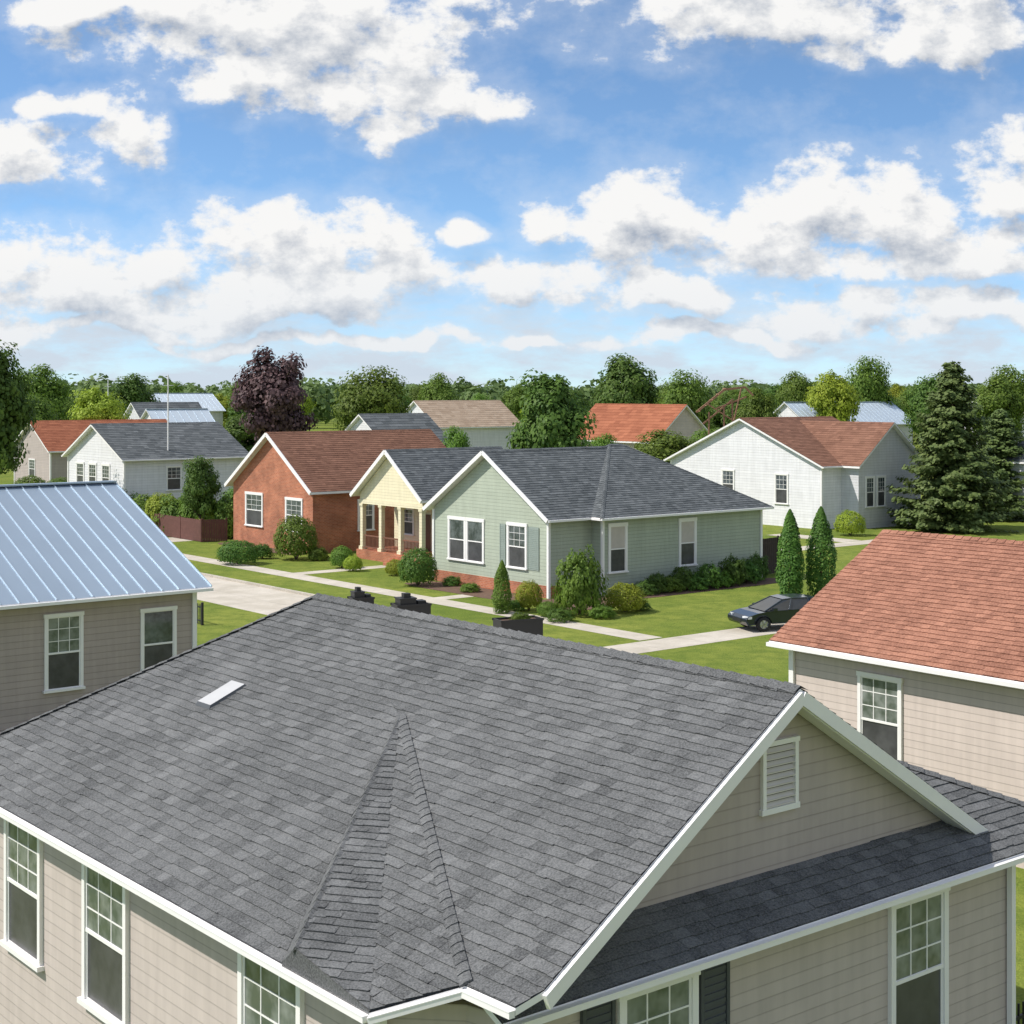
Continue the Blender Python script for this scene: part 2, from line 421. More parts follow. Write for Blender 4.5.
caps(mb,Lr,APu,(-.35,.93,-1.0),(.6,-.8,-.3),.08,.17,h=.7)
caps(mb,C2u,APu,(-1,.4,-.46),(1,-.4,.42),.07,.17,h=.7)
caps(mb,(20,11.7,zE),(16,15.7,front(15.7)),(-1,-1,-.44),(1,1,-.44),.12,.22)
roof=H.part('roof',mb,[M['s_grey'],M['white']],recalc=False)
for p,q in((R1,RB),(R1,GR)):
    mb=MB(); p=Vector(p)-Vector((0,.03,.11)); q=Vector(q)-Vector((0,.03,.11)); mb.beam(p,q,.05,.16); H.part('rake_board',mb,[M['white']])
mb=MB(); q=Vector(GR)-Vector((0,-.12,.2)); p=Vector(R1)-Vector((0,-.12,.2)); mb.beam(p,q,.26,.03); H.part('rake_soffit',mb,[M['white']])
def gut(p,q,o): 
    p=Vector(p)+Vector(o);q=Vector(q)+Vector(o)
    mb=MB(); mb.beam(p+Vector((0,0,-.065)),q+Vector((0,0,-.065)),.07,.06); mb.beam(p+Vector((0,0,-.03)),q+Vector((0,0,-.03)),.08,.01); H.part('gutter',mb,[M['white']])
gut(FC,C1,(-.042,0,.0)); gut(C1,C2,(-.03,-.03,0)); gut(C2,C3,(-.042,0,0)); gut((9.3,11.7,zE),(20.05,11.7,zE),(0,-.042,0)); gut((20.05,11.6,zE),(20.05,25.6,zE),(0,0,0))
H.boxes('downspout',[(18.24,18.33,11.9,11.98,0,3.8),(8.74,8.83,12.9,12.99,0,3.8)],'white')
mb=MB(); mb.prism([(8.85,25.2),(8.85,13.0),(9.45,12.4),(9.55,12.0),(18.3,12.0),(18.3,25.2)],0,3.84)
H.part('wall',mb,[M['beige']])
mb=MB(); g=[(9.9,12.5,3.8),(18.3,12.5,3.8),(18.3,12.5,3.98),(14.3,12.5,6.36),(9.9,12.5,pz(9.9)-.09)]
mb.face(g); mb.face([(x,y+.15,z) for x,y,z in g]); H.part('gable_wall',mb,[M['taupe']],recalc=False)
vent=MB(); vent.box(13.99,14.51,12.495,12.5,5.02,5.76,1)
for k in range(9):
    z=5.03+k*.081
    vent.face([(13.99,12.462,z),(14.51,12.462,z),(14.51,12.493,z+.055),(13.99,12.493,z+.055)]); 
    vent.box(13.99,14.51,12.458,12.462,z-.006,z+.012)
vt=H.part('gable_vent',vent,[M['louvre'],M['louvre_back']])
mb=MB(); mb.box(13.93,13.99,12.45,12.5,5.02,5.76);mb.box(14.51,14.57,12.45,12.5,5.02,5.76);mb.box(13.91,14.59,12.445,12.5,4.95,5.02);mb.box(13.91,14.59,12.445,12.5,5.76,5.82)
H.part('frame',mb,[M['white']],parent=vt)
for c in(22.4,19.55,15.2): H.window('-A',8.85,c,1.2,1.7,3.6,up='gl_up')
H.window('-B',12.0,11.72,1.0,1.7,3.6,shut=[(10.62,11.08),(12.36,12.82)],up='gl_up')
H.window('-B',12.0,16.3,1.0,1.7,3.6,up='gl_up')
mb=MB(); P=lambda a,b,h: Vector((a,b,pz(a)+h))
v=[P(11.3,21.3,.01),P(11.95,21.3,.01),P(11.95,21.75,.01),P(11.3,21.75,.01)]
t=[P(11.33,21.32,.06),P(11.92,21.32,.05),P(11.92,21.73,.05),P(11.33,21.73,.06)]
mb.face(t,0)
for k in range(4): mb.face([v[k],v[(k+1)%4],t[(k+1)%4],t[k]],1)
H.part('roof_vent',mb,[M['grille'],M['shutter']],parent=roof)

# ============================================================ OTHER HOUSES
gable_house('metal_roofed_house','taupe house with standing seam silver blue metal roof',8,22.9,43,57,4.0,6.92,'a','taupe_warm','metal',metal=.55,
  wins=[('-B',43.4,21.3,1.0,1.35,3.35,dict(grid=False)),('-B',43.4,18.3,1.0,1.35,3.45,dict(up='gl_up')),('-B',43.4,14.5,1.0,1.35,3.45)])
gable_house('terracotta_roofed_house','tan sided house with terracotta shingle roof',28.4,37.2,8,25.2,4.0,6.40,'b','tan','s_orange',ex=.16,tw=.22,
  wins=[('-A',28.8,22.2,1.05,1.5,3.45,dict(up='gl_up')),('-A',28.8,14,1.05,1.5,3.45)])
G=House('green_house','sage green sided house with slate shingle hip roof and gable',57,62)
zE=3.85
fs,Ra,Rb=hip_faces(51,63.3,56,68,zE,7.15,57.0,57.9)
wing=[[(48.2,56.8,zE),(57.4,56.8,zE),(57.4,61.9,7.02),(48.2,61.9,7.02)],[(48.2,67,zE),(57.4,67,zE),(57.4,61.9,7.02),(48.2,61.9,7.02)]]
G.roof(fs+wing,'s_slate',.2,.3,[((51,56,zE),Ra,(-1,0,-.5),(0,-1,-.5)),((63.3,56,zE),Rb,(1,0,-.5),(0,-1,-.5)),(Ra,Rb,(0,-1,-.5),(0,1,-.5)),((48.2,61.9,7.02),(57.0,61.9,7.05),(0,-1,-.6),(0,1,-.6))])
mb=MB(); mb.box(51.4,62.9,56.4,67.6,0,3.75); G.part('wall',mb,[M['green_front']])
mb=MB(); gable_prism(mb,'a',48.6,55,57.2,66.6,0,3.85+.06,6.83); G.part('wall',mb,[M['green_front']])
mb=MB(); mb.box(48.56,51.3,57.16,66.64,0,.6); G.part('foundation',mb,[M['brick']])
G.boxes('corner_board',[(a-.07,a+.07,b-.07,b+.07,.0,z) for a,b,z in((48.6,57.2,3.8),(48.6,66.6,3.8),(51.4,56.4,3.68),(62.9,56.4,3.68))],'white')
G.beams('rake_board',[((48.17,56.8,3.77),(48.17,61.9,6.94)),((48.17,67,3.77),(48.17,61.9,6.94))],.06,.2,'white')
G.beams('gutter',[((50.9,55.94,3.77),(63.4,55.94,3.77)),((48.2,56.74,3.77),(51,56.74,3.77)),((50.94,56,3.77),(50.94,56.8,3.77))],.11,.1,'white')
for c in(64.55,63.0): G.window('-A',48.6,c,1.25,1.3,3.35,fw=.14,grid=False)
shut_mat='sgreen'
G.window('-A',48.6,59.6,1.3,1.3,3.35,fw=.14,shut=[(60.5,60.95),(57.9,58.75)])
shut_mat=None
G.window('-B',56.4,52.4,1.0,1.1,3.35,fw=.14,grid=False,up='blind'); G.window('-B',56.4,57.3,1.0,1.1,3.35,fw=.14,grid=False,up='blind')
Y=House('cream_porch_house','cream house with columned porch and grey shingle roof',56,75.2)
Y.roof(gable_roof_faces('a',51.3,60,71.5,78.8,zE,6.6),'s_slate',.2,.3,[((51.3,75.15,6.6),(60,75.15,6.6),(0,-1,-.75),(0,1,-.75))])
mb=MB(); gable_prism(mb,'a',54.2,59.6,71.9,78.4,0,3.95,6.4); Y.part('wall',mb,[M['yellow']])
mb=MB(); A=[(51.7,71.9,3.55),(51.7,78.4,3.55),(51.7,78.4,3.95),(51.7,75.15,6.4),(51.7,71.9,3.95)]
mb.face(A); mb.face([(x+.2,y,z) for x,y,z in A]); mb.box(51.72,54.2,71.9,72.1,3.55,3.93); mb.box(51.72,54.2,78.2,78.4,3.55,3.93); Y.part('porch_gable',mb,[M['yellow']],recalc=False)
Y.beams('rake_board',[((51.26,71.5,3.76),(51.26,75.15,6.52)),((51.26,78.8,3.76),(51.26,75.15,6.52))],.07,.22,'white')
Y.boxes('porch_beam',[(51.64,51.95,71.85,78.45,3.3,3.56)],'yellow')
for b in(72.1,74.2,76.2,78.2):
    mb=MB(); mb.box(51.66,51.92,b-.13,b+.13,.75,3.28); mb.box(51.6,51.98,b-.19,b+.19,.55,.75); mb.box(51.62,51.96,b-.17,b+.17,3.16,3.29)
    Y.part('porch_column',mb,[M['yellow']])
mb=MB(); mb.box(51.5,54.2,71.8,78.5,0,.55); Y.part('porch_floor',mb,[M['brick']])
mb=MB()
for k in range(3): mb.box(50.5+.33*k,51.5,73.0,74.2-.0,0,.18*(k+1)-.01*k)
Y.part('steps',mb,[M['brick']])
for b0,b1 in((72.25,74.0),(74.4,76.0),(76.4,78.0)):
    mb=MB(); mb.box(51.75,51.82,b0,b1,1.35,1.43); mb.box(51.75,51.82,b0,b1,.68,.74)
    n=int((b1-b0)/.14)
    for k in range(n): mb.box(51.765,51.805,b0+.05+k*.14,b0+.09+k*.14,.74,1.35)
    Y.part('railing',mb,[M['wood']])
mb=MB(); mb.box(54.15,54.2,74.6,75.6,.55,2.7); Y.part('door',mb,[M['door']])
Y.window('-A',54.2,77,1.2,1.4,2.9,fw=.12); Y.window('-A',54.2,73.1,1.0,1.4,2.9,fw=.12)
Y.window('-B',71.9,57.5,.9,1.4,2.9,fw=.12)
B=gable_house('red_brick_house','red brick house with brown shingle gable roof',50.2,63.2,81.6,92.4,3.85,7.4,'a','brick','s_brown',
  wins=[('-A',50.6,89.2,2.0,1.3,3.3,dict(fw=.14)),('-A',50.6,84.2,1.8,1.3,3.2,dict(fw=.14)),('-B',82.0,54.5,1.0,1.3,3.1,dict(fw=.12))],trim=False)
B.beams('rake_board',[((50.17,b,3.76),(50.17,87.0,7.30)) for b in(81.6,92.4)],.07,.22,'white')
gable_house('white_house','white sided house with grey shingle gable roof',49.6,60.5,107,118,5.0,7.55,'a','whites','s_slate',ex=.3,tw=.5,
  wins=[('-A',50,115.3,1.2,2.6,4.4,dict(fw=.14)),('-A',50,113,1.2,2.6,4.4,dict(fw=.14)),('-A',50,110.6,1.2,2.6,4.4,dict(fw=.14)),('-B',107.4,54,1.1,2.6,4.3)])
gable_house('rust_roofed_house','small dark walled house with rust coloured roof',60,75,146,156,4.2,7.1,'a','taupe','s_rust',ex=.3,tw=.5,wins=[('-A',60.4,151,1.4,1.4,3.2)])
Wt=gable_house('white_house','white sided house with brown roof and side wing',88,99,73,89.2,4.6,8.0,'a','whites','s_brown',ex=.26,tw=.45,
  wins=[('-A',88.4,82.6,1.1,1.9,3.9,dict(fw=.12)),('-A',88.4,77.2,1.1,1.7,3.8,dict(fw=.12))])
Wt.roof(gable_roof_faces('b',71.4,81,90.2,98.4,4.6,7.75),'s_brown',.26,.45)
mb=MB(); gable_prism(mb,'b',71.8,80,90.6,98,0,4.7,7.56); Wt.part('wall',mb,[M['greyw']])
Wt.window('-B',71.8,91.9,.8,1.6,3.7,fw=.12); Wt.window('-B',71.8,93.2,.8,1.6,3.7,fw=.12)
def bg(name,label,X,Yd,wa,wb,ze,zr,ax,wall,roofm,metal=False):
    a=CA*X+SA*Yd; b=-SA*X+CA*Yd
    gable_house(name,label,a-wa/2,a+wa/2,b-wb/2,b+wb/2,ze,zr,ax,wall,roofm,ex=.45,tw=.8,metal=metal,
      wins=[('-A',a-wa/2+.4,b+1.5,1.2,1.4,3.0,dict(grid=False)),('-B',b-wb/2+.4,a,1.2,1.4,3.0,dict(grid=False)),('-B',b-wb/2+.4,a+2.5,1.2,1.4,3.0,dict(grid=False))],trim=False,group='distant neighbourhood houses')
bg('distant_house','grey roofed white house among trees',-11.5,150,8,9,5.0,7.9,'a','whites','s_slate')
bg('distant_house','tan roofed house among trees',-7,200,14,10,5.6,8.9,'a','whites','s_tan')
bg('distant_house','house with rust coloured shingle roof',13.6,165,9,14,4.9,8.7,'b','tan','s_rust')
bg('distant_house','white house with pale metal roof',40,205,12,9,5.4,8.7,'a','whites','metal_light',.9)
bg('distant_house','white house with blue metal roof',51,225,13,9,5.4,8.6,'a','whites','metal_light',.9)
bg('distant_house','grey roofed house among trees',-47,210,10,9,5.2,8.6,'a','greyw','s_slate')
bg('distant_house','pale blue roofed house among trees',-40,185,8,8,5.0,8.0,'a','whites','metal_light',.9)
bg('distant_house','white house with pale metal roof',-62,290,13,11,6.5,9.8,'a','whites','metal_light',.9)
bg('distant_house','white house at the lawn edge',44.3,120,8,9,4.6,7.3,'b','whites','s_slate')
bg('distant_house','white house among trees',84,270,13,11,6.0,9.6,'a','whites','s_tan')
# ============================================================ VEGETATION
def rv():
    while True:
        v=Vector((random.uniform(-1,1),random.uniform(-1,1),random.uniform(-1,1)))
        if .05<v.length<1: return v
def leaf(mb,c,nrm,s,mi=0,jit=.55):
    n=(nrm.normalized()+rv()*jit).normalized(); a=n.cross(rv()).normalized(); b=n.cross(a)
    a=a*s*.5; b=b*s*random.uniform(.3,.5)
    mb.face([c-a,c-a*.1+b,c+a,c-a*.1-b],mi)
def trunkmesh(h,r,limbs,name='trunk',spread=.3,top=.75):
    mb=MB(); p=Vector((0,0,-.1)); n=6; pts=[p]; 
    for i in range(1,n+1): pts.append(Vector((math.sin(i*1.3)*h*.012,math.cos(i*1.7)*h*.012,h*top*i/n)))
    for i in range(n): mb.cyl(pts[i],pts[i+1],r*(1-.13*i),r*(1-.13*(i+1)),8)
    ends=[]
    for k in range(limbs):
        t=.32+.6*k/limbs; i=int(t*n); s=pts[i]; an=k*2.4+random.random()
        e=s+Vector((math.cos(an)*h*spread*(1-.4*t),math.sin(an)*h*spread*(1-.4*t),h*(.22)))
        m=s.lerp(e,.5)+Vector((0,0,-h*.02)); mb.cyl(s,m,r*.45,r*.3,6); mb.cyl(m,e,r*.3,r*.1,6); ends.append(e)
    return mb.mesh(name,[M['bark']],smooth=True),ends
def broad(kind,seed,h=10,w=8,mat='leaf',nc=70,nl=200,ls=.27,low=.2,shape=1.0):
    random.seed(seed); tr,ends=trunkmesh(h,.026*h,8,spread=.3 if shape<2 else .2)
    mb=MB(); cz=h*(low+1)/2; rz=h*(1-low)/2*.86; rx=w/2*.84
    cl=[]
    for k in range(nc):
        v=rv().normalized()*random.uniform(.5,1)
        if v.z<0: v.x*=.85; v.y*=.85
        k2=1-.25*max(0,v.z)*shape
        cl.append((Vector((v.x*rx*k2,v.y*rx*k2,cz+v.z*rz)),random.uniform(.09,.19)*w*(k2 if shape>2 else 1)))
    for e in ends: cl.append((e,.15*w))
    for c,r in cl:
        out=(c-Vector((0,0,cz))).normalized()*.7
        for j in range(nl):
            d=rv().normalized(); rr=r*random.uniform(.5,1.1)
            pt=c+Vector((d.x*rr,d.y*rr,d.z*rr*.7))
            leaf(mb,pt,d+out+Vector((0,0,.45)),ls*random.uniform(.7,1.3))
    return tr,mb.mesh('crown',[M[mat]],recalc=False),h
def conifer(seed,h=12,w=8,ls=.27):
    random.seed(seed); mb=MB(); mb.cyl((0,0,-.1),(0,0,h*.97),.02*h,.03,8)
    cr=MB(); z=h*.04
    while z<h*.985:
        t=z/h; R=w/2*(1-t)**.62*min(1,.8+t*2)+.12; nb=int(8+9*(1-t)); ph=random.random()*6
        for k in range(nb):
            an=ph+k*6.283/nb+random.uniform(-.3,.3); Lb=R*random.uniform(.65,1.15); zz=z+random.uniform(-.2,.2)
            rise=random.uniform(-.28,-.05)
            mb.cyl((0,0,zz),(math.cos(an)*Lb*.8,math.sin(an)*Lb*.8,zz+rise*Lb*.6),.035,.01,4,0,False)
            m=int(6+Lb*11)
            for j in range(m):
                u=(j+.5)/m; d=Lb*u; sp=.40*(1.15-u)*min(1,Lb/2)+.08
                for q in range(4):
                    ox=random.gauss(0,sp); 
                    cc=Vector((math.cos(an)*d-math.sin(an)*ox,math.sin(an)*d+math.cos(an)*ox,zz+rise*Lb*u+Lb*.16*u*u-abs(ox)*.25+random.gauss(-.03,.10)))
                    leaf(cr,cc,Vector((math.cos(an)*.8,math.sin(an)*.8,1)),ls*random.uniform(.6,1.3))
        z+=h*.034
    tr=mb.mesh('trunk',[M['bark']],smooth=True)
    return tr,cr.mesh('crown',[M['needle']],recalc=False),h
def column_tree(seed,h=4.2,w=1.3,mat='leaf_dark'):
    random.seed(seed); mb=MB(); mb.cyl((0,0,-.1),(0,0,h*.6),.07,.03,6); tr=mb.mesh('trunk',[M['bark']])
    mb=MB(); o=Vector((seed,0,0))
    for j in range(6500):
        t=random.random()**.9; R=w/2*math.sin(math.pi*min(1,(t*.8+.2)))**.6*(1-.35*t**2)
        an=random.random()*6.28; 
        rr=R*random.uniform(.75,1.03)*(1+.3*noise.noise(Vector((math.cos(an)*1.3,math.sin(an)*1.3,t*5))+o)); 
        c=Vector((math.cos(an)*rr,math.sin(an)*rr,.05+t*(h-.05)))
        leaf(mb,c,Vector((math.cos(an),math.sin(an),.5)),.12*random.uniform(.6,1.2))
    return tr,mb.mesh('crown',[M[mat]],recalc=False),h
def bushmesh(seed,mat,n=6500,ls=.085,lump=.08):
    random.seed(seed); mb=MB(); o=Vector((seed*3.1,0,0))
    for k in range(5):
        an=k*1.256; mb.cyl((0,0,-.03),(math.cos(an)*.4,math.sin(an)*.4,.7),.035,.015,5,1)
    for j in range(n):
        d=rv().normalized(); 
        if d.z<-.55: continue
        R=(1+lump*2*noise.noise(d*2.2+o)+lump*noise.noise(d*5+o))*random.uniform(.8,1.0)
        c=Vector((d.x*R,d.y*R,.62+d.z*R*.85)); 
        if c.z<.0: c.z=random.random()*.1
        leaf(mb,c,d+Vector((0,0,.25)),ls*random.uniform(.6,1.3))
    return mb.mesh('bush',[M[mat],M['bark']],recalc=False)
KIND={'b1':broad('b',1),'b2':broad('b',2,10,9),'b3':broad('b',3,10,7,'leaf_dark'),'by':broad('b',4,10,8,'leaf_yel'),
 'bp':broad('b',5,10,6.4,'leaf_purple',nc=64,low=.2),'bd':broad('b',6,10,7.5,'leaf_dark',nc=100,low=.06,shape=2.6),'spruce':conifer(8),'col':column_tree(9),'col2':column_tree(10,4.2,1.45),
 'colg':column_tree(14,4.2,1.5,'leaf')}
def tree(kind,X,Yd,h,w=None,label='leafy green tree among houses',name='broadleaf_tree',cat='tree',group=None,rot=None,z=0):
    tr,cr,h0=KIND[kind]; s=h/h0
    base={'b1':8,'b2':9,'b3':7,'by':8,'bp':6.4,'bd':7.5,'spruce':8,'col':1.3,'col2':1.45,'colg':1.5}[kind]
    sx=s if w is None else w/base
    r=thing(name,label,cat,(X,Yd,z),random.random()*6.28 if rot is None else rot,group)
    for nm,me in(('trunk',tr),('crown',cr)):
        o=obj(nm,me,r); o.scale=(sx,sx,s)
    return r
random.seed(21)
T=lambda px,Yd:(px-512)/1550*Yd
tree('bp',-23.2,150,15.2,8.2,'copper leaved tree with dense dark purple crown','copper_beech')
tree('b2',-15.3,170,13,10)
tree('bd',2.8,111,12.6,7.6,'dense deep green tree behind a sage green house')
tree('b3',14.1,190,15.3,9.6,'tall dark green tree above the rooftops')
tree('b2',19.3,172,12.6,7.5)
tree('b3',-37.9,112,14.6,7.2,'tall dark green tree beside a house')
tree('by',-44,165,11.2,7.5,'yellow green tree beside houses')
tree('by',41.3,200,13.5,7.6,'yellow green tree above the rooftops')
tree('b1',-10.5,220,13,7); tree('b1',23.7,150,10.6,5)
tree('b1',13.2,134,6.9,8); tree('b2',17,138,6.8,6); tree('b1',8.4,140,6.4,4)
tree('b1',-4.6,126,7.4,3.4); tree('b3',-21.3,106,5.9,3,'small dark tree beside a white house')
tree('b1',-18.9,110,3.9,3.4)
tree('b2',53,230,15.5,9); tree('b3',58,215,13,8); tree('b1',44,240,13.5,8); tree('b1',-70,230,14.5,10); tree('b3',-60,245,13.5,9);tree('b2',-84,250,15.5,10)
tree('b2',71,220,14,10);tree('b1',64,205,12.5,9)
tree('spruce',31.8,112,12.4,9.2,'large full green spruce with layered branches','spruce_tree')
tree('spruce',38.4,122,8.8,7.6,'green spruce beside a large spruce','spruce_tree')
g='clipped evergreen columns beside the green house'
tree('col',T(790,75),75,4.3,1.4,'narrow columnar evergreen on the lawn','columnar_evergreen','tree',g)
tree('col2',T(821,75.5),75.5,4.4,1.55,'narrow columnar evergreen on the lawn','columnar_evergreen','tree',g)
occ=[(-11.5,150,9),(-7,200,11),(14,165,10),(40,205,10),(51,225,10),(-47,210,9),(-40,185,8),(-62,290,10),(39,118,9),(84,270,10)]
cnt=0;tries=0
while cnt<60 and tries<1500:
    tries+=1
    Yd=random.uniform(158,340); X=random.uniform(-.36,.36)*Yd
    if any((X-o[0])**2+(Yd-o[1])**2<o[2]**2 for o in occ): continue
    if any(abs(X/Yd-o[0]/o[1])*Yd<6 and Yd<o[1] for o in occ): continue
    occ.append((X,Yd,5)); cnt+=1
    tree(random.choice(['b1','b2','b3','b3','by','b2']),X,Yd,random.uniform(7.8,10.6)+max(0,Yd-200)*.016,random.uniform(6.5,10),'leafy green neighbourhood tree',group='neighbourhood trees')
BM={'g':bushmesh(1,'leaf'),'d':bushmesh(2,'leaf_dark',lump=.06),'y':bushmesh(3,'leaf_yel'),'g2':bushmesh(4,'leaf',lump=.22,ls=.1),'d2':bushmesh(5,'leaf_dark',lump=.28,ls=.1)}
def bush(k,X,Yd,w,h,label,group=None):
    o=thing('bush',label,'bush',(X,Yd,0),random.random()*6.28,group,BM[k]); o.scale=(w/2,w/2,h/1.5); return o
bush('g2',T(580,69),69.5,2.15,2.9,'tall leafy shrub at the house corner')
bush('y',T(626,70),70.5,1.9,1.35,'low yellow green shrub beside the green house')
bush('d',T(238,90),90,2.5,1.45,'clipped dark round shrub on the lawn'); bush('g',T(295,92),92.5,2.7,2.7,'round green shrub in front of brick house')
bush('d',T(418,80),80,2.1,2.0,'clipped round green shrub by the porch'); bush('g',T(340,87),88,1.4,1.3,'small round shrub by the walkway')
bush('y',T(395,84),84.5,1.2,.9,'small yellow green shrub near the steps'); bush('y',T(352,86),86.5,1.1,.9,'small yellow green shrub near the steps')
tree('colg',T(502,70),70,2.4,.9,'small conical evergreen in a planting bed','columnar_evergreen','tree')
bush('y',T(529,70),71,1.3,1.4,'yellow green leafy shrub in a planting bed'); bush('g',T(547,70),69,1.0,.7,'small green shrub in a planting bed')
for px,Yd,w,h,k in((645,76.4,1.3,.7,'d2'),(656,77,1.1,1.0,'d2'),(668,77.6,1.5,.8,'g2'),(682,78.2,1.2,1.2,'d2'),(694,78.4,1.5,.8,'d2'),(708,79,1.5,1.25,'d2'),(722,79.5,1.2,.8,'g2'),(733,80.2,1.5,1.5,'d2'),(746,81.2,1.5,1.1,'d2'),(757,82.2,1.3,1.4,'d2')):
    bush(k,T(px,Yd),Yd,w,h,'irregular dark shrub along the house wall','foundation shrubs along the green house')
for px,Yd,w,h,k in((452,80,1.0,.5,'d2'),(470,77.5,1.0,.45,'g2'),(560,67.5,1.2,.6,'d2'),(602,68.5,1.1,.6,'g2'),(640,71,.9,.5,'d2'),(262,93,1.2,.9,'d2'),(318,92,1.2,.8,'g2'),(515,70.8,.9,.5,'d2')):
    bush(k,T(px,Yd),Yd,w,h,'low leafy plant in a planting bed','low planting bed shrubs')
bush('y',T(850,108),108,2.2,1.8,'yellow green shrub by a white house'); 
for px,Yd,w,h,k in((146,111,3.6,2.7,'g'),(163,110,3.0,2.9,'y'),(181,109,3.4,2.7,'g2'),(200,108,3.2,3.0,'g'),(217,107,3.0,2.6,'y'),(228,106,2.4,2.9,'g2'),(30,140,3.5,2.5,'g'),(60,140,3.5,2.3,'g'),(120,114,3.4,2.6,'g2')):
    bush(k,T(px,Yd),Yd,w,h,'bright leafy hedge shrub behind a fence','hedge shrubs')
random.seed(5)
mb=MB()
for k in range(560):
    Yd=340+900*random.random()**1.6; X=random.uniform(-.42,.42)*Yd; h=random.uniform(8.5,14.5)+ (Yd-340)*.006; w=random.uniform(8,15)
    for j in range(8):
        v=rv(); c=Vector((X+v.x*w*.42,Yd+v.y*w*.35,h*(.62+.24*v.z))); r=w*random.uniform(.15,.30)
        for q in range(30):
            d=rv().normalized(); leaf(mb,c+Vector((d.x*r,d.y*r,d.z*r*.8)),d+Vector((0,0,.3)),random.uniform(1.1,2.1))
o=obj('distant_woodland',mb.mesh('distant_woodland',[M['leaf_far']],recalc=False)); o['kind']='stuff'; o['label']='distant belt of green woodland trees'; o['category']='woodland'
# ============================================================ GROUND
def struct(name,me):
    o=obj(name,me); o['kind']='structure'; o['label']=name.replace('_',' '); o['category']=name.split('_')[-1]; return o
m,nt,b=nmat('lawn_grass'); tc=N(nt,'ShaderNodeTexCoord')
f1=noi(nt,tc.outputs['Object'],.12,4,.65); f2=noi(nt,tc.outputs['Object'],.9,5,.8); f3=noi(nt,tc.outputs['Object'],14,3,.7)
c=mix(nt,remap(nt,f1,.35,.65,0,1),(.12,.18,.024),(.24,.27,.05)); c=mix(nt,remap(nt,f2,.40,.62,0,.8),c,(.075,.13,.018)); c=mix(nt,remap(nt,f3,.4,.75,0,.5),c,(.29,.30,.08))
L(nt,c,b.inputs['Base Color']); b.inputs['Roughness'].default_value=.95; b.inputs['Specular IOR Level'].default_value=.1; bump(nt,f3,.7,.1,b)
grass=m
mb=MB(); mb.face([(-3000,-300,0),(3000,-300,0),(3000,5000,0),(-3000,5000,0)]); struct('ground',mb.mesh('ground',[grass]))
m,nt,b=nmat('concrete_paving'); tc=N(nt,'ShaderNodeTexCoord'); sx=N(nt,'ShaderNodeSeparateXYZ'); L(nt,tc.outputs['Object'],sx.inputs[0])
f1=noi(nt,tc.outputs['Object'],.7,4,.6); f2=noi(nt,tc.outputs['Object'],9,3,.7)
c=mix(nt,remap(nt,f1,.3,.7,0,1),(.41,.37,.30),(.57,.52,.445)); c=mix(nt,remap(nt,f2,.45,.8,0,.4),c,(.27,.25,.22))
j=mth(nt,'MINIMUM',mth(nt,'FRACT',mth(nt,'DIVIDE',sx.outputs[0],2.5)),mth(nt,'FRACT',mth(nt,'DIVIDE',sx.outputs[1],2.5)))
c=mix(nt,remap(nt,j,.0,.02,.6,0),c,(.12,.11,.1)); L(nt,c,b.inputs['Base Color']); b.inputs['Roughness'].default_value=.9
conc=m
def strip(name,a0,a1,b0,b1,z=.004,th=None):
    mb=MB()
    if th: mb.box(a0,a1,b0,b1,.0,th)
    else: mb.face([(a0,b0,z),(a1,b0,z),(a1,b1,z),(a0,b1,z)])
    o=struct(name,mb.mesh(name,[conc])); o.rotation_euler=(0,0,TH); return o
strip('street',35.2,40,20,130)
strip('kerb',40,40.18,45.0,130,th=.12)
strip('sidewalk',43.2,44.5,45.2,92,.008)
strip('front_path',44.5,50.4,73.1,74.2,.008); strip('front_path',44.5,48.2,60,61,.008)
strip('driveway',40.18,54,43.0,45.0,.006)
strip('side_path',68,92,64.5,66.2,.008); strip('side_path',82,84,66.3,73,.008)
strip('driveway',40.2,50,94.5,97.5,.006)
m=plain('mulch_soil',(.12,.07,.047),.95,0,.4,4)
beds=[]
def bed(a0,a1,b0,b1):
    random.seed(int(a0)); mb=MB(); n=26; am,bm_=(a0+a1)/2,(b0+b1)/2
    pts=[]
    for k in range(n):
        t=6.283*k/n; cx,sy=math.cos(t),math.sin(t); e=.45
        pts.append((am+(a1-a0)/2*math.copysign(abs(cx)**e,cx)*random.uniform(.96,1.04),bm_+(b1-b0)/2*math.copysign(abs(sy)**e,sy)*random.uniform(.96,1.04),.012+.002*len(beds)))
    mb.face(pts); o=struct('planting_bed',mb.mesh('bed',[m])); o.rotation_euler=(0,0,TH); beds.append(1)
bed(46.2,48.6,57,66.5); bed(46.6,51.3,53,57); bed(51.3,63.5,54.2,56.4); bed(49,50.5,82,92)
# ============================================================ FENCES, POLE
def fence(name,label,pts,h,mat,slat=.16,iron=False):
    base=pts[0]; mb=MB()
    r=thing(name,label,'fence',W(*base),TH)
    for (p,q) in zip(pts,pts[1:]):
        p=Vector((p[0]-base[0],p[1]-base[1],0)); q=Vector((q[0]-base[0],q[1]-base[1],0)); Ln=(q-p).length; d=(q-p)/Ln; n=int(Ln/slat)
        for z in(h*.2,h*.85): mb.beam(p+Vector((0,0,z)),q+Vector((0,0,z)),.04,.05 if iron else .09)
        for k in range(n+1):
            c=p+d*(Ln*k/n); th=.025 if iron else .02
            mb.beam(c+Vector((0,0,.03)),c+Vector((0,0,h-(0 if iron else random.random()*.03))),th if iron else .03,th if iron else slat*.92,up=d)
        m_=max(1,int(Ln/2.4))
        for k in range(m_+1):
            c=p+d*(Ln*k/m_); mb.beam(c,c+Vector((0,0,h+.08)),.09,.09,up=d)
    o=obj('fence_panel',mb.mesh('fence_panel',[mat]),r); return r
